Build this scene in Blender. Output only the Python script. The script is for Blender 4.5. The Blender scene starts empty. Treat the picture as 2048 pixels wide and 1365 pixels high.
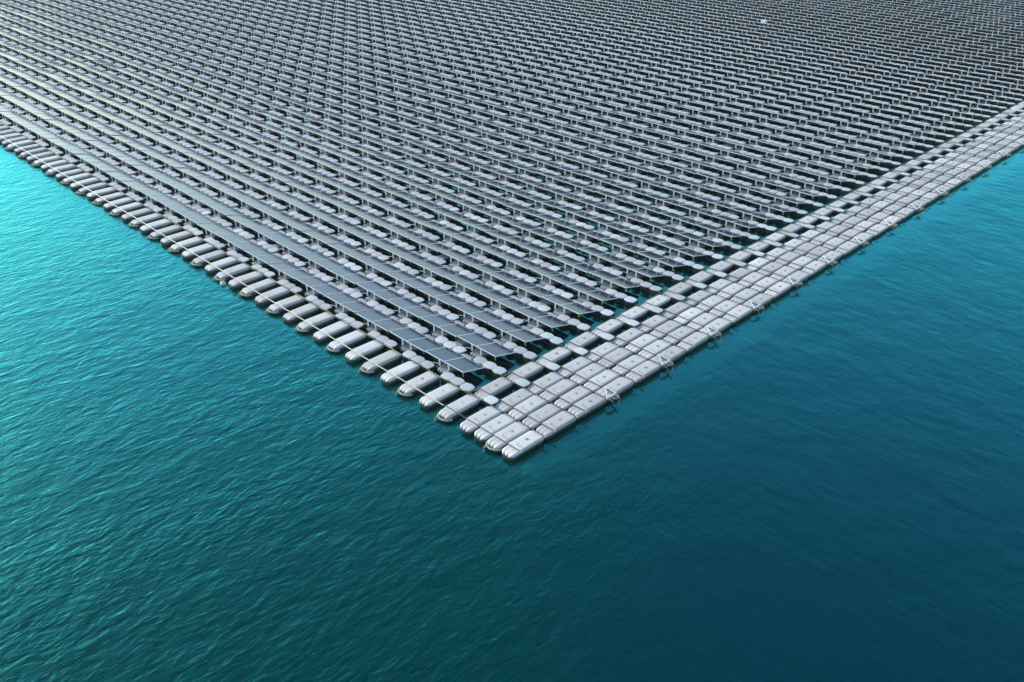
import bpy, math, random
import numpy as np
from mathutils import Matrix, Vector
random.seed(7)
rng = np.random.default_rng(7)
R = math.radians
sc = bpy.context.scene
COL = sc.collection

# ------------------------------------------------------------------ camera
F, CX, CY, CZ = 1764.75, 19.542, -15.550, 16.845
PIT, YAW, ROL = 0.525553, 2.354209, 0.003687
fw = Vector((math.cos(PIT)*math.cos(YAW), math.cos(PIT)*math.sin(YAW), -math.sin(PIT)))
rt = Vector((math.sin(YAW), -math.cos(YAW), 0.0))
up = rt.cross(fw)
r2 = math.cos(ROL)*rt + math.sin(ROL)*up
u2 = -math.sin(ROL)*rt + math.cos(ROL)*up
cam = bpy.data.cameras.new('camera')
cam.sensor_width = 36.0
cam.lens = F/2048*36.0
cam.clip_end = 3000
co = bpy.data.objects.new('camera', cam)
M = Matrix((r2, u2, -fw)).transposed().to_4x4()
M.translation = (CX, CY, CZ)
co.matrix_world = M
COL.objects.link(co)
sc.camera = co

def px(x, y, z):
    d = Vector((x-CX, y-CY, z-CZ)); w = d.dot(fw)
    if w < 0.1: return (-9999, -9999, w)
    return (1024+F*d.dot(r2)/w, 682.5-F*d.dot(u2)/w, w)

def seen(x, y, z, m=20):
    a = px(x, y, z)
    return -m < a[0] < 2048+m and -m < a[1] < 1365+m

# ------------------------------------------------------------------ sky and sun
SUN_AZ, SUN_EL = 194.0, 26.0
w = bpy.data.worlds.new("World"); sc.world = w; w.use_nodes = True
nt = w.node_tree
bg = nt.nodes['Background']
sky = nt.nodes.new('ShaderNodeTexSky')
sky.sky_type = 'NISHITA'; sky.sun_disc = False
sky.sun_elevation = R(SUN_EL)
sky.sun_rotation = R(90-SUN_AZ)
sky.air_density = 1.1; sky.dust_density = 0.9; sky.ozone_density = 2.0
wb = nt.nodes.new('ShaderNodeMix'); wb.data_type = 'RGBA'; wb.blend_type = 'MULTIPLY'; wb.inputs[0].default_value = 1.0
wb.inputs[7].default_value = (.90, 1.0, .99, 1)          # white balance of a cool morning
nt.links.new(sky.outputs[0], wb.inputs[6]); nt.links.new(wb.outputs[2], bg.inputs[0])
bg.inputs[1].default_value = 0.15
sl = bpy.data.lights.new('sun', 'SUN'); sl.energy = 2.2; sl.angle = R(3.0); sl.color = (1.0, .98, .95)
so = bpy.data.objects.new('sun', sl)
sd = Vector((math.cos(R(SUN_EL))*math.cos(R(SUN_AZ)), math.cos(R(SUN_EL))*math.sin(R(SUN_AZ)), math.sin(R(SUN_EL))))
so.rotation_euler = sd.to_track_quat('Z', 'Y').to_euler()
COL.objects.link(so)
sc.view_settings.view_transform = 'Standard'; sc.view_settings.look = 'None'
sc.view_settings.exposure = 0.8; sc.view_settings.gamma = 1.0
sc.render.engine = 'CYCLES'; sc.cycles.caustics_reflective = False; sc.cycles.caustics_refractive = False

# ------------------------------------------------------------------ materials
class NT:
    def __init__(s, name):
        s.m = bpy.data.materials.new(name); s.m.use_nodes = True
        s.t = s.m.node_tree; s.b = s.t.nodes['Principled BSDF']; s.out = s.t.nodes['Material Output']
    def n(s, ty, **kw):
        o = s.t.nodes.new(ty)
        for k, v in kw.items():
            if k.startswith('i_'):
                key = k[2:]
                o.inputs[int(key) if key.isdigit() else key.replace('_', ' ')].default_value = v
            else: setattr(o, k, v)
        return o
    def l(s, a, b): s.t.links.new(a, b)
    def math(s, op, a, b=None, clamp=False):
        o = s.n('ShaderNodeMath', operation=op); o.use_clamp = clamp
        for i, v in enumerate((a, b)):
            if v is None: continue
            if isinstance(v, (int, float)): o.inputs[i].default_value = v
            else: s.l(v, o.inputs[i])
        return o.outputs[0]
    def ramp(s, fac, stops):
        o = s.n('ShaderNodeValToRGB'); e = o.color_ramp.elements
        while len(e) < len(stops): e.new(0.5)
        for i, (p, c) in enumerate(stops):
            e[i].position = p; e[i].color = c if len(c) == 4 else (*c, 1)
        s.l(fac, o.inputs[0]); return o.outputs[0]
    def mix(s, fac, a, b, bt='MIX'):
        o = s.n('ShaderNodeMix', data_type='RGBA', blend_type=bt)
        for i, v in ((0, fac), (6, a), (7, b)):
            if isinstance(v, (int, float)): o.inputs[i].default_value = v
            elif isinstance(v, tuple): o.inputs[i].default_value = v if len(v) == 4 else (*v, 1)
            else: s.l(v, o.inputs[i])
        return o.outputs[2]
    def noise(s, vec, scale, detail=4, rough=.55, dist=0):
        o = s.n('ShaderNodeTexNoise'); o.inputs['Scale'].default_value = scale
        o.inputs['Detail'].default_value = detail; o.inputs['Roughness'].default_value = rough
        o.inputs['Distortion'].default_value = dist
        if vec is not None: s.l(vec, o.inputs['Vector'])
        return o.outputs['Fac']
    def mapping(s, vec, scale=(1, 1, 1), rot=(0, 0, 0)):
        o = s.n('ShaderNodeMapping'); o.inputs['Scale'].default_value = scale; o.inputs['Rotation'].default_value = rot
        s.l(vec, o.inputs['Vector']); return o.outputs[0]

def plastic(name, col, dark, stain=(.20, .13, .07), stain_amt=.9, rough=.55, waterline=True):
    a = NT(name)
    geo = a.n('ShaderNodeNewGeometry'); pos = geo.outputs['Position']
    n1 = a.noise(pos, 1.3, 6, .65)
    n2 = a.noise(pos, 9, 5, .7)
    n3 = a.noise(pos, 38, 3, .6)
    c = a.mix(a.ramp(n1, [(.35, (0, 0, 0)), (.7, (1, 1, 1))]), col, dark)
    c = a.mix(a.math('MULTIPLY', a.ramp(n2, [(.5, (0, 0, 0)), (.75, (1, 1, 1))]), .45), c, tuple(x*.72 for x in col))
    c = a.mix(a.math('MULTIPLY', a.ramp(n3, [(.62, (0, 0, 0)), (.74, (1, 1, 1))]), .4*stain_amt), c, stain)
    inf = a.n('ShaderNodeObjectInfo')
    rv = a.math('ADD', a.math('MULTIPLY', inf.outputs['Random'], .32), .77)
    hs = a.n('ShaderNodeHueSaturation'); a.l(rv, hs.inputs['Value']); a.l(c, hs.inputs['Color']); c = hs.outputs[0]
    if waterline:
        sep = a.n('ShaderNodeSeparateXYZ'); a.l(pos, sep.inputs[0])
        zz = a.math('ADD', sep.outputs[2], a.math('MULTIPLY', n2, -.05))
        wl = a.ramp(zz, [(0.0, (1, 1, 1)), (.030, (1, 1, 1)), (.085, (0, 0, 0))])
        c = a.mix(a.math('MULTIPLY', wl, .92), c, (.055, .050, .028))  # waterline algae stain, widened to paint shade onto the lower sides
    a.l(c, a.b.inputs['Base Color'])
    a.b.inputs['Roughness'].default_value = .62; a.b.inputs['Specular IOR Level'].default_value = .28
    bp = a.n('ShaderNodeBump', i_Strength=.35, i_Distance=.01); a.l(n2, bp.inputs['Height']); a.l(bp.outputs[0], a.b.inputs['Normal'])
    return a.m

def flat(name, col, rough=.5, metal=0., var=.25, scale=12):
    a = NT(name)
    geo = a.n('ShaderNodeNewGeometry')
    n = a.noise(geo.outputs['Position'], scale, 4, .6)
    c = a.mix(a.ramp(n, [(.35, (0, 0, 0)), (.7, (1, 1, 1))]), col, tuple(x*(1-var) for x in col))
    a.l(c, a.b.inputs['Base Color']); a.b.inputs['Roughness'].default_value = rough; a.b.inputs['Metallic'].default_value = metal
    return a.m

def make_cells():
    a = NT('solar_cells')
    tc = a.n('ShaderNodeTexCoord'); uv = tc.outputs['UV']
    sep = a.n('ShaderNodeSeparateXYZ'); a.l(uv, sep.inputs[0])
    def lines(x, n, wdt):
        f = a.math('FRACT', a.math('MULTIPLY', x, n))
        d = a.math('ABSOLUTE', a.math('SUBTRACT', f, .5))
        return a.math('GREATER_THAN', d, .5-wdt)
    gx = lines(sep.outputs[0], 6, .022); gy = lines(sep.outputs[1], 10, .04); gb = lines(sep.outputs[1], 30, .07)
    g = a.math('MAXIMUM', gx, gy)
    geo = a.n('ShaderNodeNewGeometry'); pos = geo.outputs['Position']
    n1 = a.noise(pos, .9, 3); n2 = a.noise(pos, 14, 5, .7)
    base = a.mix(n1, (.018, .024, .045), (.030, .034, .052))
    base = a.mix(a.math('MULTIPLY', g, .45), base, (.22, .25, .29))
    base = a.mix(a.math('MULTIPLY', a.ramp(n2, [(.45, (0, 0, 0)), (.8, (1, 1, 1))]), .07), base, (.20, .20, .20))
    a.l(base, a.b.inputs['Base Color'])
    a.b.inputs['Roughness'].default_value = .17
    a.b.inputs['Specular IOR Level'].default_value = .5
    a.b.inputs['Coat Weight'].default_value = .15; a.b.inputs['Coat Roughness'].default_value = .10
    bp = a.n('ShaderNodeBump', i_Strength=.15, i_Distance=.02)
    a.l(a.noise(pos, 1.6, 2), bp.inputs['Height']); a.l(bp.outputs[0], a.b.inputs['Normal']); a.l(bp.outputs[0], a.b.inputs['Coat Normal'])
    return a.m

def make_water():
    a = NT('lake_water')
    geo = a.n('ShaderNodeNewGeometry'); pos = geo.outputs['Position']
    sep = a.n('ShaderNodeSeparateXYZ'); a.l(pos, sep.inputs[0]); X, Y = sep.outputs[0], sep.outputs[1]
    # ripples: long crests along the raft's cross direction on the open side, finer cross ripples east of the walkway
    rA = a.mapping(pos, (6.0, 2.5, 1), (0, 0, R(-8)))
    rB = a.mapping(pos, (2.6, 1.2, 1), (0, 0, R(-22)))
    rC = a.mapping(pos, (.75, 2.3, 1), (0, 0, R(16)))
    rD = a.mapping(pos, (1, 1, 1), (0, 0, R(30)))
    hA = a.noise(rA, 1.0, 3, .55, .35); hB = a.noise(rB, 1.0, 3, .5, .5); hC = a.noise(rC, 1.0, 4, .5, .4); hD = a.noise(rD, .55, 2, .5, .2)
    hE = a.noise(pos, 7.0, 3, .6)
    patch = a.ramp(a.noise(a.mapping(pos, (.16, .07, 1), (0, 0, R(20))), 1.0, 3, .6, .6), [(.34, (.06, .06, .06)), (.66, (1, 1, 1))])
    mr = a.n('ShaderNodeMapRange', i_From_Min=3.0, i_From_Max=13.0, i_To_Min=0.0, i_To_Max=1.0, interpolation_type='SMOOTHSTEP')
    a.l(a.math('ADD', X, a.math('MULTIPLY', Y, .55)), mr.inputs['Value']); mE = mr.outputs[0]
    mW = a.math('SUBTRACT', 1.0, mE)
    pA = a.math('MULTIPLY', a.math('ADD', a.math('MULTIPLY', patch, .95), .22), mW)
    wA = a.math('MULTIPLY', hA, a.math('ADD', a.math('MULTIPLY', pA, .026), .003))
    wB = a.math('MULTIPLY', hB, a.math('ADD', a.math('MULTIPLY', mW, .034), .010))
    wC = a.math('MULTIPLY', hC, a.math('ADD', a.math('MULTIPLY', mE, .016), .004))
    wD = a.math('MULTIPLY', hD, .05)
    wE = a.math('MULTIPLY', hE, a.math('ADD', a.math('MULTIPLY', patch, .007), .001))
    h = a.math('ADD', a.math('ADD', wA, wB), a.math('ADD', a.math('ADD', wC, wD), wE))
    # calm water between and under the floats
    ix = a.n('ShaderNodeMapRange', i_From_Min=4.4, i_From_Max=5.8, i_To_Min=1.0, i_To_Max=0.0, interpolation_type='SMOOTHSTEP'); a.l(X, ix.inputs['Value'])
    iy = a.n('ShaderNodeMapRange', i_From_Min=-.6, i_From_Max=.2, i_To_Min=0.0, i_To_Max=1.0, interpolation_type='SMOOTHSTEP'); a.l(Y, iy.inputs['Value'])
    calm = a.math('MULTIPLY', ix.outputs[0], iy.outputs[0])
    amp = a.math('SUBTRACT', 1.0, a.math('MULTIPLY', calm, .93))
    h = a.math('MULTIPLY', h, amp)
    bp = a.n('ShaderNodeBump', i_Strength=1.0, i_Distance=1.0); a.l(h, bp.inputs['Height'])
    # body colour: teal, greener to the west and bluer to the east, shifted by noise
    body = a.mix(a.math('ADD', mW, a.math('MULTIPLY', a.math('SUBTRACT', a.noise(pos, .06, 2), .5), .8), True), WATER_A, WATER_B)
    dif = a.n('ShaderNodeBsdfDiffuse'); a.l(body, dif.inputs[0]); a.l(bp.outputs[0], dif.inputs['Normal'])
    gl = a.n('ShaderNodeBsdfGlossy'); gl.inputs['Color'].default_value = WATER_G
    rg = a.math('SUBTRACT', WATER_R, a.math('MULTIPLY', calm, WATER_R-.02)); a.l(rg, gl.inputs['Roughness'])
    a.l(bp.outputs[0], gl.inputs['Normal'])
    lw = a.n('ShaderNodeLayerWeight', i_Blend=.5); a.l(bp.outputs[0], lw.inputs['Normal'])
    fr = a.math('ADD', a.math('MULTIPLY', a.math('POWER', lw.outputs['Facing'], 3.0), a.math('ADD', WATER_F, a.math('MULTIPLY', calm, .2))), .02, True)
    mx = a.n('ShaderNodeMixShader'); a.l(fr, mx.inputs[0]); a.l(dif.outputs[0], mx.inputs[1]); a.l(gl.outputs[0], mx.inputs[2])
    a.l(mx.outputs[0], a.out.inputs['Surface'])
    return a.m
WATER_A = (.0, .022, .033, 1); WATER_B = (.0, .030, .025, 1); WATER_G = (.14, .92, .89, 1); WATER_R = .15; WATER_F = 1.30

def stain_cap():
    a = NT('brown_stained_cap'); inf = a.n('ShaderNodeObjectInfo'); geo = a.n('ShaderNodeNewGeometry')
    n = a.noise(geo.outputs['Position'], 22, 4, .7)
    c = a.mix(a.math('MULTIPLY', inf.outputs['Random'], n), (.30, .21, .14), (.72, .70, .68))
    a.l(c, a.b.inputs['Base Color']); a.b.inputs['Roughness'].default_value = .7
    return a.m
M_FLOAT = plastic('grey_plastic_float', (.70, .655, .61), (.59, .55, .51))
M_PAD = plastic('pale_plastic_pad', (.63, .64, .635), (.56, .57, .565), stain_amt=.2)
M_CAP = stain_cap()
M_UNDER = flat('wet_shaded_underside', (.022, .025, .020), .6, 0, .4, 15)  # wet plastic, its near-black colour also paints in the shade below the pads
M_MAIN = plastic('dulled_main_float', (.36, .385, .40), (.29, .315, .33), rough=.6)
M_GROOVE = flat('moulded_groove', (.20, .19, .18), .7)
M_COLLAR = flat('yellowed_collar', (.55, .50, .40), .6, 0, .35, 25)
M_FRAME = flat('aluminium_frame', (.62, .65, .68), .4, 0, .1)
M_CELL = make_cells()
M_BACK = flat('panel_backsheet', (.03, .03, .035), .7)
M_STEEL = flat('galvanised_steel', (.62, .60, .56), .4, .25, .3, 20)
M_WSTEEL = flat('bright_galvanised_post', (.80, .78, .74), .45, 0, .15, 20)
M_RAIL = flat('weathered_rail', (.70, .66, .56), .5, .1, .35, 6)
M_PIPE = flat('dull_cross_pipe', (.12, .115, .105), .5, .2, .5, 5)
M_DARK = flat('dark_rubber', (.03, .03, .035), .6)
M_CABLE = flat('green_cable', (.16, .30, .10), .5, 0, .5, 8)
M_YELLOW = flat('yellow_strap', (.62, .60, .06), .5, 0, .4, 30)
M_ROPE = flat('yellow_rope', (.50, .43, .20), .7, 0, .5, 10)
M_WHITE = flat('white_paint', (.80, .80, .78), .45, 0, .12, 10)
M_WATER = make_water()

# ------------------------------------------------------------------ mesh helpers
class MB:
    def __init__(s): s.v = []; s.f = []; s.m = []; s.mats = []; s.uv = {}
    def mi(s, m):
        if m not in s.mats: s.mats.append(m)
        return s.mats.index(m)
    def face(s, idx, m, uv=None):
        if uv: s.uv[len(s.f)] = uv
        s.f.append(tuple(idx)); s.m.append(s.mi(m))
    def box(s, c, h, m, rx=0, rz=0, top=None, uv=False):
        cx, cy, cz = c; hx, hy, hz = h; b = len(s.v)
        Rm = Matrix.Rotation(rz, 3, 'Z') @ Matrix.Rotation(rx, 3, 'X')
        for dz in (-1, 1):
            for dx, dy in ((-1, -1), (1, -1), (1, 1), (-1, 1)):
                p = Rm @ Vector((dx*hx, dy*hy, dz*hz)); s.v.append((cx+p.x, cy+p.y, cz+p.z))
        for q in ((0, 3, 2, 1), (0, 1, 5, 4), (1, 2, 6, 5), (2, 3, 7, 6), (3, 0, 4, 7)):
            s.face([b+i for i in q], m)
        s.face([b+4, b+5, b+6, b+7], top or m, [(0, 0), (1, 0), (1, 1), (0, 1)] if uv else None)
    def tube(s, pts, r, m, n=6, cap=True):
        pts = [Vector(p) for p in pts]; b = len(s.v); prev = None
        for i, p in enumerate(pts):
            d = (pts[min(i+1, len(pts)-1)]-pts[max(i-1, 0)]).normalized()
            a = Vector((0, 0, 1)) if abs(d.z) < .9 else Vector((1, 0, 0))
            e1 = d.cross(a).normalized(); e2 = e1.cross(d).normalized()
            if prev is not None and e1.dot(prev) < 0: e1, e2 = -e1, -e2
            prev = e1
            for k in range(n):
                t = 2*math.pi*k/n; q = p+e1*(r*math.cos(t))+e2*(r*math.sin(t)); s.v.append(tuple(q))
        for i in range(len(pts)-1):
            for k in range(n):
                s.face([b+i*n+k, b+i*n+(k+1) % n, b+(i+1)*n+(k+1) % n, b+(i+1)*n+k], m)
        if cap:
            s.face([b+k for k in range(n)][::-1], m); s.face([b+(len(pts)-1)*n+k for k in range(n)], m)
    def lathe(s, rings, m, outline, cx=0, cy=0, mtop=None):
        # rings: (scale, z); outline: list of (x,y)
        b = len(s.v); n = len(outline)
        for sc_, z in rings:
            for x, y in outline: s.v.append((cx+x*sc_, cy+y*sc_, z))
        for i in range(len(rings)-1):
            for k in range(n): s.face([b+i*n+k, b+i*n+(k+1) % n, b+(i+1)*n+(k+1) % n, b+(i+1)*n+k], m)
        s.face([b+(len(rings)-1)*n+k for k in range(n)], mtop or m)
    def add(s, o, off=(0, 0, 0)):
        b = len(s.v); bf = len(s.f)
        s.v += [(x+off[0], y+off[1], z+off[2]) for x, y, z in o.v]
        mp = [s.mi(m) for m in o.mats]
        for i, f in enumerate(o.f):
            s.f.append(tuple(b+j for j in f)); s.m.append(mp[o.m[i]])
        for k, u in o.uv.items(): s.uv[bf+k] = u
    def mesh(s, name, smooth=False, ang=35):
        me = bpy.data.meshes.new(name)
        me.from_pydata(s.v, [], s.f)
        for m in s.mats: me.materials.append(m)
        me.polygons.foreach_set('material_index', s.m)
        if s.uv:
            ul = me.uv_layers.new(name='UVMap')
            for k, u in s.uv.items():
                for j, li in enumerate(me.polygons[k].loop_indices): ul.data[li].uv = u[j]
        if smooth:
            me.polygons.foreach_set('use_smooth', [True]*len(s.f)); me.set_sharp_from_angle(angle=R(ang))
        me.update(); return me

def replicate(mb, xf, name, smooth=True):
    """one mesh holding many copies of mb; xf: (N,4) x,y,dz,rz and tilt jitter"""
    V = np.array(mb.v); N = len(xf); nv = len(V)
    out = np.empty((N, nv, 3))
    for i, (x, y, z, rz, ty) in enumerate(xf):
        c, s_ = math.cos(rz), math.sin(rz)
        out[i, :, 0] = x+V[:, 0]*c-V[:, 1]*s_; out[i, :, 1] = y+V[:, 0]*s_+V[:, 1]*c; out[i, :, 2] = z+V[:, 2]+ty*V[:, 0]
    tot = np.array([len(f) for f in mb.f]); idx = np.concatenate([np.array(f) for f in mb.f])
    li = (idx[None, :]+(np.arange(N)*nv)[:, None]).ravel().astype(np.int32)
    lt = np.tile(tot, N); ls = np.concatenate([[0], np.cumsum(lt)[:-1]])
    me = bpy.data.meshes.new(name)
    me.vertices.add(N*nv); me.vertices.foreach_set('co', out.ravel())
    me.loops.add(len(li)); me.loops.foreach_set('vertex_index', li)
    me.polygons.add(len(lt)); me.polygons.foreach_set('loop_start', ls.astype(np.int32)); me.polygons.foreach_set('loop_total', lt.astype(np.int32))
    for m in mb.mats: me.materials.append(m)
    me.polygons.foreach_set('material_index', np.tile(np.array(mb.m, dtype=np.int32), N))
    me.update(calc_edges=True)
    if mb.uv:
        ul = me.uv_layers.new(name='UVMap'); uv = np.zeros((len(idx), 2)); st = np.concatenate([[0], np.cumsum(tot)[:-1]])
        for k, u in mb.uv.items():
            for j in range(len(u)): uv[st[k]+j] = u[j]
        ul.data.foreach_set('uv', np.tile(uv, (N, 1)).ravel())
    if smooth:
        me.polygons.foreach_set('use_smooth', [True]*len(lt)); me.set_sharp_from_angle(angle=R(35))
    me.validate()
    return me

def tag(o, label=None, cat=None, group=None, kind=None):
    if label: o['label'] = label
    if cat: o['category'] = cat
    if group: o['group'] = group
    if kind: o['kind'] = kind
    return o
def mkobj(name, me, parent=None, loc=(0, 0, 0), rz=0):
    o = bpy.data.objects.new(name, me); COL.objects.link(o); o.location = loc; o.rotation_euler = (0, 0, rz)
    if parent: o.parent = parent
    return o
_o1 = ['', 'first', 'second', 'third', 'fourth', 'fifth', 'sixth', 'seventh', 'eighth', 'ninth', 'tenth', 'eleventh', 'twelfth', 'thirteenth',
       'fourteenth', 'fifteenth', 'sixteenth', 'seventeenth', 'eighteenth', 'nineteenth']
def ordn(n):
    if n < 20: return _o1[n]
    t, u = divmod(n, 10)
    b = ['', '', 'twenty', 'thirty', 'forty', 'fifty', 'sixty', 'seventy', 'eighty', 'ninety'][t]
    return (b[:-1]+'ieth') if u == 0 else b+'-'+_o1[u]

# ------------------------------------------------------------------ lattice
PU, PV = 2.1, 1.53137
OFF = 1.695            # near edge of the first panel row
ROWX = {0: 0, 1: .02, 2: .04, 3: -.01, 4: 0, 5: -.09, 6: -.13, 7: -.01, 8: .03, 9: .03, 10: .03, 11: .02, 14: .05, 15: -.03}
def rowx(r): return ROWX.get(r, 0.0)+.02*math.sin(r*1.7)*(r > 15)
def heave(x, y):      # the raft rides a very low swell
    return .012*math.sin(x*.31+y*.12)+.010*math.sin(x*.11-y*.37+1.3)

def drift(x, r):      # rows bow a little between their moorings
    return .022*math.sin(x*.21+1.0)+.014*math.sin(x*.52+r*1.1)-.016

# ------------------------------------------------------------------ float body (length runs along y)
def float_mb(w=.275, y0=-.20, y1=1.27, zt=.20, zb=-.14, nx=14, low=False, cx=0.0, crown=.006, nose=.165, mat=None):
    """moulded pontoon: flat slightly crowned deck, three-lobed ends that step down"""
    mb = MB()
    st = [(y0+.00, .55, .02, 1, .05), (y0+.025, .80, .085, 1, .045), (y0+.07, .93, .130, 1, .03), (y0+.14, .97, nose, .8, .01), (y0+.25, .97, nose+.005, .5, 0),
          (y0+.32, .975, nose-.004, .5, 0), (y0+.345, .99, .190, 0, 0), (y0+.38, 1, zt, 0, 0), (y0+.60, 1, zt, 0, 0), (y1-.38, 1, zt, 0, 0), (y1-.16, 1, zt, 0, 0),
          (y1-.13, 1, .194, 0, 0), (y1-.115, .985, .178, .2, 0), (y1-.06, .96, .172, .7, -.02), (y1-.02, .90, .150, 1, -.04), (y1, .8, .05, 1, -.05)]
    if low: st = [st[i] for i in (0, 2, 4, 7, 10, 12, 14, 15)]
    N = nx
    xs = [math.sin(math.pi/2*(-1+2*i/(N-1))*.98)/math.sin(math.pi/2*.98) for i in range(N)]
    xs = [x*.55+(-1+2*i/(N-1))*.45 for i, x in enumerate(xs)]
    ring = N+4
    for (y, ws, z, lob, yo) in st:
        hw = w*ws
        for x in xs:
            L = abs(math.cos(1.5*math.pi*x))
            edge = max(0, abs(x)-.86)/.14
            zz = z-edge*edge*.018-lob*(1-L)*.018+(1-x*x)*crown
            mb.v.append((cx+x*hw, y-yo*L, max(zz, zb+.02)))
        for x, zf in ((1.0, .16), (.74, 1), (-.74, 1), (-1.0, .16)):
            mb.v.append((cx+x*hw, y, (z-.04)*(1-zf)+zb*zf))
    for i in range(len(st)-1):
        for k in range(ring):
            k2 = (k+1) % ring
            mb.face([i*ring+k, i*ring+k2, (i+1)*ring+k2, (i+1)*ring+k][::1], mat or M_FLOAT)
    mb.face([k for k in range(ring)][::-1], mat or M_FLOAT); b = (len(st)-1)*ring
    mb.face([b+k for k in range(ring)], mat or M_FLOAT)
    return mb

def superell(a, b, n, k=20, flatx=1.0):
    out = []
    for i in range(k):
        t = 2*math.pi*i/k; c, s_ = math.cos(t), math.sin(t)
        out.append((math.copysign(abs(c)**(2/n), c)*a, math.copysign(abs(s_)**(2/n), s_)*b))
    return out

def pad_mb(a=.237, b=.222, k=24):
    mb = MB()
    ol = superell(a, b, 9, k)
    ol = [(x, y*(1-.33*(abs(x)/a)**2)) for x, y in ol]
    mb.lathe([(1, -.12), (1, .160)], M_UNDER, [(.248, -.10), (.248, .20), (-.248, .20), (-.248, -.10), (-.14, -.185), (.14, -.185)])  # full-width block so the painted dark below the pads runs unbroken
    mb.lathe([(.93, .161), (1.01, .175), (1.01, .196), (.985, .208), (.75, .215)], M_PAD, ol)
    return mb

def lug_mb():
    mb = MB(); mb.box((-.24, .02, .10), (.035, .06, .03), M_DARK); return mb

FL = float_mb(.265, crown=.008); ME_FLOAT = FL.mesh('float_body', True, 40)
FLW = float_mb(.272, crown=.002, nose=.148); ME_FLOATW = FLW.mesh('walkway_float', True, 40)
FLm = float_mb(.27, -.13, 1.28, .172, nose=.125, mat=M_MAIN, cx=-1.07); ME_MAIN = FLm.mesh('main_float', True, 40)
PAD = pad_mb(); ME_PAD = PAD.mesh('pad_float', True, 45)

ME_LINK = float_mb(.25, -.02, .86, .19, mat=M_MAIN).mesh('link_float', True, 40)
# inspection cap and moulded groove on the deck of a pontoon
cap = MB(); cap.lathe([(1, .196), (1, .209), (.7, .213)], M_CAP, superell(.060, .060, 2, 14), 0, .70)
ME_CAP = cap.mesh('cap')
gr = MB(); gr.box((.10, .30, .203), (.11, .008, .004), M_GROOVE)
gr.tube([(-.01, .30, .204), (-.04, .315, .204), (-.05, .34, .204), (-.035, .365, .204), (-.01, .36, .204)], .007, M_GROOVE, 4)
ME_GROOVE = gr.mesh('groove')
# yellowed collar with mooring ring round the nose
cl = MB()
arc = [(math.sin(t)*.30, -.06-math.cos(t)*.24, .045) for t in [R(d) for d in range(-95, 96, 19)]]
cl.tube(arc, .024, M_COLLAR, 6)
cl.tube([(x, y, .015) for x, y, z in arc], .020, M_COLLAR, 6)
cl.tube([(-.16+.04*math.cos(t), -.31, .03+.04*math.sin(t)) for t in [R(d) for d in range(0, 361, 45)]], .011, M_ROPE, 5)
ME_COLLAR = cl.mesh('collar', True)
sr = MB()
sr.tube([(-.14, -.34, .02), (-.17, -.38, .0), (-.15, -.42, -.03), (-.10, -.45, -.08)], .010, M_ROPE, 5)
sr.tube([(-.18, -.31, .03), (-.22, -.34, .01), (-.20, -.38, -.02)], .010, M_YELLOW, 5)
ME_SHROPE = sr.mesh('mooring_rope')

# ------------------------------------------------------------------ solar unit
HZ, LZ, DV = .458, .205, 1.015          # near edge high, far edge low
TILT = -math.atan2(HZ-LZ, DV)
def panel_mb(cx, hw=.505):
    mb = MB()
    L = math.hypot(DV, HZ-LZ); t = .016
    cy, cz = DV/2, (HZ+LZ)/2
    ct, st_ = math.cos(TILT), math.sin(TILT)
    def P(x, y, z): return (cx+x, cy+y*ct-z*st_, cz+y*st_+z*ct)
    fwd = .019
    def bx(x0, x1, y0, y1, z0, z1, m, top=None, uv=False):
        b = len(mb.v)
        for z in (z0, z1):
            for x, y in ((x0, y0), (x1, y0), (x1, y1), (x0, y1)): mb.v.append(P(x, y, z))
        for q in ((0, 3, 2, 1), (0, 1, 5, 4), (1, 2, 6, 5), (2, 3, 7, 6), (3, 0, 4, 7)): mb.face([b+i for i in q], m)
        mb.face([b+4, b+5, b+6, b+7], top or m, [(0, 0), (1, 0), (1, 1), (0, 1)] if uv else None)
    h = L/2
    glass = MB(); frame = MB()
    g = mb
    bx(-hw+fwd, hw-fwd, -h+fwd, h-fwd, -.004, .010, M_BACK, M_CELL, True)
    gl = MB(); gl.add(mb); mb.v, mb.f, mb.m, mb.mats, mb.uv = [], [], [], [], {}
    bx(-hw, hw, -h, -h+fwd, -t, t, M_FRAME); bx(-hw, hw, h-fwd, h, -t, t, M_FRAME)
    bx(-hw, -hw+fwd, -h+fwd, h-fwd, -t, t, M_FRAME); bx(hw-fwd, hw, -h+fwd, h-fwd, -t, t, M_FRAME)
    return gl, mb
XS = (-1.562, -.538)     # two panels of a unit
P1, F1 = panel_mb(XS[0]); P2, F2 = panel_mb(XS[1])
def post_mb(x):
    mb = MB()
    for dx in (-.026, .026): mb.box((x+dx, .03, .305), (.013, .012, .130), M_WSTEEL)
    mb.box((x, .03, .428), (.042, .020, .012), M_WSTEEL); mb.box((x, .03, .182), (.042, .03, .010), M_STEEL)
    mb.box((x, .03, .27), (.018, .006, .006), M_STEEL)
    return mb
PO1, PO2 = post_mb(-1.31), post_mb(-.83)
BR = MB(); BR.tube([(-1.62, -.02, .20), (-1.45, .0, .225), (-1.31, .03, .25)], .012, M_STEEL, 5); BR.tube([(-1.25, .10, .20), (-1.1, .22, .30), (-1.0, .30, .37)], .010, M_STEEL, 5)
RS1 = MB(); RS1.box((-1.31, .90, .19), (.03, .02, .03), M_STEEL)
RS2 = MB(); RS2.box((-.83, .90, .19), (.03, .02, .03), M_STEEL)
RB1 = MB(); RB1.box((-1.06, .16, .390), (1.0, .016, .014), M_STEEL)
RB2 = MB(); RB2.box((-1.06, .82, .226), (1.0, .016, .014), M_STEEL)
HK = MB(); HK.tube([(-.06, .01, .45), (-.05, -.02, .40), (0.0, -.03, .385), (.03, -.01, .42), (.04, .02, .46)], .009, M_CABLE, 5)
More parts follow.
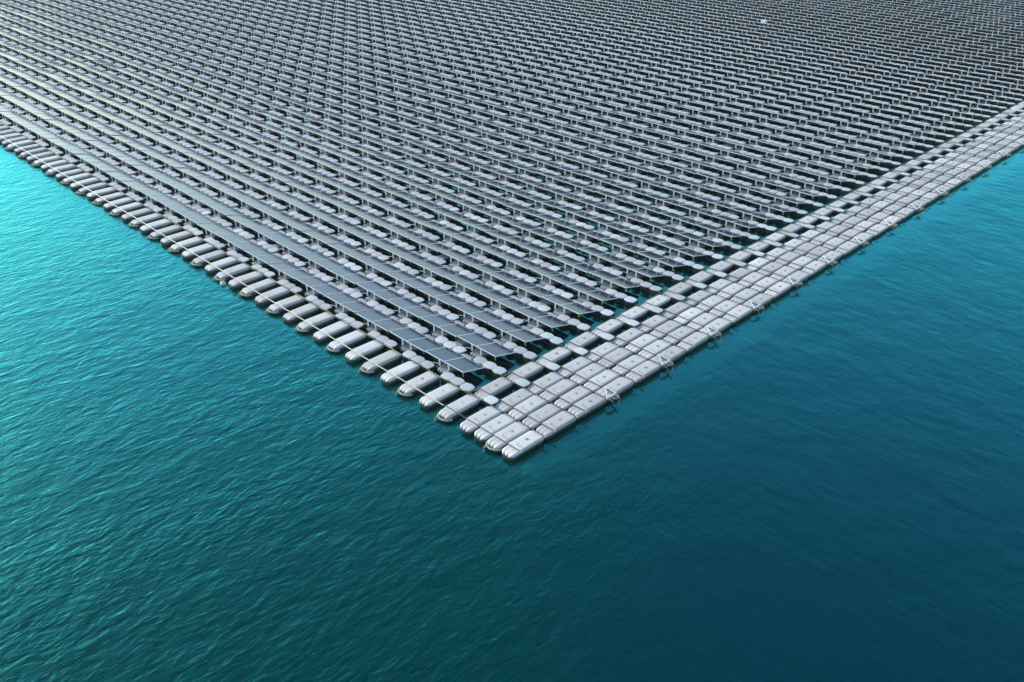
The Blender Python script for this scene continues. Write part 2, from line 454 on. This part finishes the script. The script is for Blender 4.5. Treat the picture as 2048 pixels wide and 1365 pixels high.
YT = MB(); YT.tube([(-.035, .0, .46), (-.045, -.01, .40), (-.03, 0, .35), (-.04, .01, .29)], .014, M_YELLOW, 5)
YT.tube([(-.05, .02, .46), (-.06, .01, .39), (-.055, .02, .32)], .008, M_CABLE, 4)
CB = MB()
CB.tube([(-1.9+.16*i, .05+.012*math.sin(i*2.1), .33+.02*math.cos(i*1.3)) for i in range(11)], .007, M_DARK, 4)
MESH = dict(p1=P1.mesh('solar_panel_a'), f1=F1.mesh('panel_frame_a'), p2=P2.mesh('solar_panel_b'), f2=F2.mesh('panel_frame_b'), po1=PO1.mesh('post_a'),
            po2=PO2.mesh('post_b'), br=BR.mesh('brace'), rs=RS1.mesh('rear_support'), rs2=RS2.mesh('rear_support'), rb=RB1.mesh('cross_rail'), rb2=RB2.mesh('cross_rail'), hk=HK.mesh('cable_loop', True), yt=YT.mesh('yellow_strap'), cb=CB.mesh('cable'))
UNIT_PARTS = [('float', ME_MAIN), ('post', MESH['po1']), ('post', MESH['po2']), ('cross_rail', MESH['rb']), ('cross_rail', MESH['rb2']), ('rear_support', MESH['rs']), ('rear_support', MESH['rs2']), ('cable', MESH['cb'])]

def in_view_region(x, y, m):
    a = px(x, y, .3)
    return a[2] > 0 and -m < a[0] < 2048+m and -m < a[1] < 1365+m

units = []
for r in range(0, 92):
    for k in range(0, 74):
        x = -k*PU+rowx(r); y = OFF+r*PV+drift(x, r)
        cx_, cy_ = x-1.05, y+.45
        a = px(cx_, cy_, .3)
        if a[2] < 0 or not (-260 < a[0] < 2300 and -130 < a[1]): continue
        vis = (-10 < a[0] < 2058 and -4 < a[1] < 1375)
        units.append((a[2], r, k, x, y, vis))
units.sort()
indiv = [u for u in units if u[5]][:300]
iset = {(u[1], u[2]) for u in indiv}
def jit(r, k):
    rr = random.Random(r*977+k*31)
    return rr.uniform(-.014, .014), rr.uniform(-.016, .016), rr.uniform(-.010, .010), rr
for (_, r, k, x, y, _v) in indiv:
    jz, jr, jt, rr = jit(r, k)
    e = bpy.data.objects.new('floating_solar_unit', None); COL.objects.link(e); e.empty_display_size = .2
    e.location = (x, y, heave(x, y)+jz*.5); e.rotation_euler = (jt*.8, -jt*1.4, jr*.6)
    tag(e, f'tilted twin solar panels, {ordn(k+1)} unit from the walkway in the {ordn(r+1)} row', 'solar panels', 'twin solar panel units set in rows on the floats')
    pa = mkobj('solar_panel', MESH['p1'], e); mkobj('frame', MESH['f1'], pa)
    pb = mkobj('solar_panel', MESH['p2'], e); mkobj('frame', MESH['f2'], pb)
    for nm, me in UNIT_PARTS: mkobj(nm, me, e)
    if rr.random() < .45: mkobj('brace', MESH['br'], e)
    mkobj('cable_strap' if k == 0 else 'cable_loop', MESH['yt'] if k == 0 else MESH['hk'], e)
far = MB()
for q in (FLm, P1, F1, P2, F2, PO1, PO2, RB1, RB2): far.add(q)
lowfar = MB()
for q in (float_mb(.27, -.13, 1.28, .172, nose=.125, mat=M_MAIN, nx=8, low=True, cx=-1.07), P1, F1, P2, F2, PO1, PO2): lowfar.add(q)
xf = []
for (d, r, k, x, y, v) in units:
    if (r, k) in iset: continue
    jz, jr, jt, rr = jit(r, k)
    xf.append((x, y, heave(x, y)+jz*.5, jr*.6, jt*1.4))
o = mkobj('solar_array', replicate(lowfar, xf, 'solar_array'))
tag(o, 'distant rows of tilted solar panels on floats filling the water behind the nearest rows', 'solar panels', None, 'stuff')
ye = [(rowx(r), OFF+r*PV, heave(0, OFF+r*PV), 0, 0) for r in range(60) if (r, 0) not in iset]
if ye:
    o = mkobj('corner_straps', replicate(YT, ye, 'corner_straps')); o.parent = bpy.data.objects['solar_array']; o['kind'] = 'stuff'

# ------------------------------------------------------------------ pads between the rows
pads = []
for (_, r, k, x, y, vis) in units:
    for j, dx in enumerate((-.565, -.065, .430)):
        if k == 0 or True:
            X = x+dx; Y = y-.255
            a = px(X, Y, .2)
            pads.append((a[2], r, k, j, X, Y, -5 < a[0] < 2053 and -2 < a[1] < 1370))
# a pad column stands left of every main float: three pads between neighbouring floats
pads.sort()
def hidden(p): return False
ip = [p for p in pads if p[6]][:300]; ips = {(p[1], p[2], p[3]) for p in ip}
side = ('leftmost', 'middle', 'rightmost')
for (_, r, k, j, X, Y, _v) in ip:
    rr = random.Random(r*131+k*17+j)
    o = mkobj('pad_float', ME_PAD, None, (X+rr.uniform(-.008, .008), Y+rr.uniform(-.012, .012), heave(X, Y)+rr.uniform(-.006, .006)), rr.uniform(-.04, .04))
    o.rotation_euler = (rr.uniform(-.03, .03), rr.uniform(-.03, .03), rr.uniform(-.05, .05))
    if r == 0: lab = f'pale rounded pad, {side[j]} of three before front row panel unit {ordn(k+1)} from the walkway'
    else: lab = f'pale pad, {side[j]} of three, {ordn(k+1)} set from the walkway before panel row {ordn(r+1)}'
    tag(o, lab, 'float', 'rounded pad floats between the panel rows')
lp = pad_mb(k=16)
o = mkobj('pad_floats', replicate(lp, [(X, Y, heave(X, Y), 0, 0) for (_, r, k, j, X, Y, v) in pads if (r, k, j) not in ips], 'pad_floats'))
tag(o, 'far lines of pale rounded pad floats between the distant panel rows', 'float', None, 'stuff')

# extra connecting floats under the joints, every third unit and row
n = 0
for r in range(1, 70, 3):
    for k in range(1, 50, 3):
        x = -k*PU+.02; y = OFF+r*PV+.03
        if not seen(x, y, .2, 0): continue
        xx = mkobj('link_float', ME_LINK, None, (x, y-.08, heave(x, y)-.02))
        tag(xx, f'grey link float under the panel joint {ordn(k)} from the walkway in row {ordn(r+1)}', 'float', 'link floats under the panel joints')

# ------------------------------------------------------------------ pontoons of the two outer edges
def pontoon(x, y, lab, group, collar=False, capq=True, rr=None, stain=1.0):
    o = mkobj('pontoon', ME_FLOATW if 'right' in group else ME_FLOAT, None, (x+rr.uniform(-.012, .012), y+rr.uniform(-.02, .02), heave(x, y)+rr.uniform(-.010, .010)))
    o.rotation_euler = (rr.uniform(-.012, .012), rr.uniform(-.03, .03), rr.uniform(-.012, .012))
    tag(o, lab, 'pontoon', group)
    if capq: mkobj('cap', ME_CAP, o, (rr.uniform(-.01, .01), rr.uniform(-.02, .02), 0))
    mkobj('groove', ME_GROOVE, o)
    if collar:
        c = mkobj('collar', ME_COLLAR, o); mkobj('mooring_rope', ME_SHROPE, c)
    return o
rr = random.Random(3)
COLS = ((4.005, 'outermost'), (3.365, 'second outermost'), (2.72, 'third outermost'), (2.085, 'fourth outermost'), (1.09, 'inner'))
for j in range(0, 44):
    for ci, (cx_, nm) in enumerate(COLS):
        if j == 0 and ci == 4: continue
        if not seen(cx_, j*PV+.6, .2, 160): continue
        lab = f'grey pontoon, {ordn(j+1)} from the raft corner in the {nm} walkway column' if ci < 4 else \
              f'grey pontoon, {ordn(j)} from the raft corner in the inner column beside the panels'
        pontoon(cx_, j*PV+.02, lab, 'pontoons of the walkway along the right edge', j == 0 and ci == 1, True, rr)
for i in range(0, 62):
    x = 1.06-i*1.05
    if not seen(x, .6, .2, 220): continue
    collar = (i % 2 == 0)
    pontoon(x, .0, (f'grey pontoon with yellowed nose collar, {ordn(i+1)} from the walkway on the left edge' if collar else
                    f'plain grey pontoon, {ordn(i+1)} from the walkway along the left edge over open water'), 'pontoons jutting out along the left edge', collar, i < 3, rr)
for j in range(1, 44):
    x, y = 1.61, j*PV-.07
    if not seen(x, y, .2, 60): continue
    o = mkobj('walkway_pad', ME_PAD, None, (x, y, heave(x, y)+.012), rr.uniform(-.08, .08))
    tag(o, f'pale pad bridging the inner pontoon column and the walkway, {ordn(j)} from the corner', 'float', 'pads bridging to the walkway')

# ------------------------------------------------------------------ rails
def rail_mb(L, r=.015):
    mb = MB(); mb.tube([(0, 0, 0), (L*.25, 0, -.004), (L*.5, 0, .003), (L*.75, 0, -.003), (L, 0, 0)], r, M_PIPE, 8); return mb
RAIL = rail_mb(3.62); ME_RAIL = RAIL.mesh('rail', True)
en = MB(); en.box((3.62, 0, 0), (.03, .022, .022), M_COLLAR); ME_END = en.mesh('end_fitting')
for j in range(0, 44):
    for s, dy in enumerate((.13, -.30)):
        if j == 0 and s == 1: continue
        y = j*PV+dy
        if not seen(3, y, .2, 30): continue
        o = mkobj('rail', ME_RAIL, None, (.72, y, .222+heave(3, y)), rr.uniform(-.004, .004))
        tag(o, f'thin steel rail across the walkway, {("far", "near")[s]} one at the {ordn(j+1)} pontoon joint' if j else
            'thin steel rail over the nearest walkway pontoon noses at the raft corner', 'rail', 'steel rails across the walkway')
        mkobj('end_fitting', ME_END, o)
mb = MB(); mb.tube([(.72-i*2.1, .11+.012*math.sin(i*1.9), .222+.006*math.sin(i*2.3)) for i in range(31)], .020, M_RAIL, 8)
tag(mkobj('rail', mb.mesh('long_rail_front', True)), 'long pale rail lying over the noses of all left edge pontoons', 'rail', 'long rails along the left edge')
mb = MB(); mb.tube([(.9-i*2.1, 1.17+.02*math.sin(i*1.1), .225+.008*math.sin(i*2.0)) for i in range(31)], .014, M_PIPE, 8)
tag(mkobj('rail', mb.mesh('long_rail_back', True)), 'long rail over the inner ends of the left edge pontoons, beside the pads', 'rail', 'long rails along the left edge')

# mooring brackets on every second joint of the outer edge
bk = MB(); bk.box((3.86, -.07, 0), (.021, .26, .010), M_WHITE); ME_BK1 = bk.mesh('long_bar')
bk = MB()
a_, b_ = Vector((3.84, .16, .012)), Vector((4.33, -.30, .012))
d = (b_-a_); L = d.length; bk.box(tuple((a_+b_)/2), (L/2, .017, .010), M_WHITE, rz=math.atan2(d.y, d.x)); ME_BK2 = bk.mesh('diagonal_bar')
bk = MB(); bk.box((4.34, -.09, .0), (.021, .26, .010), M_WHITE); ME_BK3 = bk.mesh('outer_bar')
bk = MB()
for i_, (cx_, cy_) in enumerate(((4.45, -.20), (4.52, -.02), (4.42, .05))):
    bk.tube([(cx_+.07*math.cos(t), cy_+.05*math.sin(t*1.1), -.04+.05*math.sin(t+i_)) for t in [R(q) for q in range(0, 331, 30)]], .011, M_COLLAR, 5)
bk.tube([(4.36, .1, .0), (4.50, .12, -.03), (4.60, .04, -.10), (4.62, -.03, -.19), (4.62, -.05, -.3)], .010, M_ROPE, 5)
bk.tube([(4.36, -.2, .0), (4.48, -.26, -.06), (4.55, -.2, -.2), (4.56, -.18, -.3)], .010, M_ROPE, 5)
ME_BK4 = bk.mesh('rope_coil', True)
for q, j in enumerate(range(3, 43, 2)):
    if not seen(4.2, j*PV, .2, 40): continue
    e = bpy.data.objects.new('mooring_bracket', None); COL.objects.link(e); e.empty_display_size = .2
    e.location = (0, j*PV-.01, .262+heave(4, j*PV)); e.rotation_euler = (0, 0, 0)
    tag(e, f'white bar bracket with rope coil on the walkway outer edge, {ordn(q+1)} from the corner', 'bracket', 'mooring brackets along the outer edge')
    for nm, me in (('long_bar', ME_BK1), ('diagonal_bar', ME_BK2), ('outer_bar', ME_BK3), ('rope_coil', ME_BK4)): mkobj(nm, me, e)

# cable running in front of the first row and round to the inner column
pts = []
for i in range(60, -1, -1):
    x = -.1-i*.85
    pts.append((x, 1.21+.05*math.sin(x*2.99+1.0)-.02*math.sin(i*.7), .232))
pts += [(.30, 1.14, .232), (.55, 1.18, .23), (.74, 1.32, .225), (.80, 1.6, .215), (.81, 2.4, .20), (.81, 4.2, .20)]
def catm(P_, n_=4):
    o_ = []
    for i in range(len(P_)-1):
        p0, p1, p2, p3 = [Vector(P_[max(0, min(len(P_)-1, i+q))]) for q in (-1, 0, 1, 2)]
        for s_ in range(n_):
            t = s_/n_; o_.append(tuple(.5*((2*p1)+(p2-p0)*t+(2*p0-5*p1+4*p2-p3)*t*t+(3*p1-p0-3*p2+p3)*t**3)))
    o_.append(tuple(P_[-1])); return o_
mb = MB(); mb.tube(catm(pts), .012, M_ROPE, 6)
tag(mkobj('rope', mb.mesh('rope', True)), 'yellow rope lying along the front pads and turning beside the inner pontoons', 'rope')
mb = MB(); mb.tube([(.80+.004*math.sin(i), 4.2+i*1.2, .20) for i in range(48)], .011, M_CABLE, 6)
tag(mkobj('cable', mb.mesh('cable_line', True)), 'thin green cable along the inner side of the pontoon column beside the panels', 'cable')

# white box among the far panel rows
e = bpy.data.objects.new('equipment_box', None); COL.objects.link(e); e.location = (-27.3, 66.6, .0)
tag(e, 'small white box standing among the far panel rows near the top of the photo', 'box')
mb = MB(); mb.box((0, 0, .46), (.24, .22, .13), M_WHITE); mkobj('body', mb.mesh('box_body'), e)
mb = MB(); mb.box((0, 0, .605), (.27, .25, .015), M_WHITE); mb.box((0, 0, .63), (.20, .18, .010), M_WHITE); mkobj('lid', mb.mesh('box_lid'), e)
mb = MB()
mb.box((0, 0, .06), (.22, .20, .04), M_STEEL); mb.box((0, 0, .21), (.06, .06, .12), M_STEEL)
mkobj('stand', mb.mesh('box_stand'), e)

# small white buoy in the water by the left edge
mb = MB(); mb.lathe([(.3, -.10), (.8, -.07), (1, -.01), (.98, .05), (.75, .10), (.35, .125)], M_WHITE, superell(.12, .12, 2, 16))
b = mkobj('buoy', mb.mesh('buoy', True, 60), None, (-13.16, -.27, -.04))
tag(b, 'small white buoy floating in the water just off the left edge pontoons', 'buoy')
mb = MB(); mb.tube([(.05*math.cos(t), .05*math.sin(t), .125+.01) for t in [R(q) for q in range(0, 361, 45)]], .012, M_YELLOW, 5)
mkobj('ring', mb.mesh('buoy_ring'), b)

# ------------------------------------------------------------------ thin humid air over the lake
hz = NT('humid_air'); hz.t.nodes.remove(hz.b)
pv = hz.n('ShaderNodeVolumePrincipled'); pv.inputs['Color'].default_value = (.72, .92, 1.0, 1)
pv.inputs['Density'].default_value = .00028; pv.inputs['Anisotropy'].default_value = .3
hz.l(pv.outputs[0], hz.out.inputs['Volume'])
mb = MB(); mb.box((-60, 70, 9.5), (210, 230, 10.5), hz.m)
tag(mkobj('haze', mb.mesh('haze')), None, None, None, 'stuff')

# ------------------------------------------------------------------ water
mb = MB()
S = 1500
mb.v = [(-S, -S, -.05), (S, -S, -.05), (S, S, -.05), (-S, S, -.05)]; mb.face([0, 1, 2, 3], M_WATER)
tag(mkobj('water', mb.mesh('water')), None, None, None, 'structure')
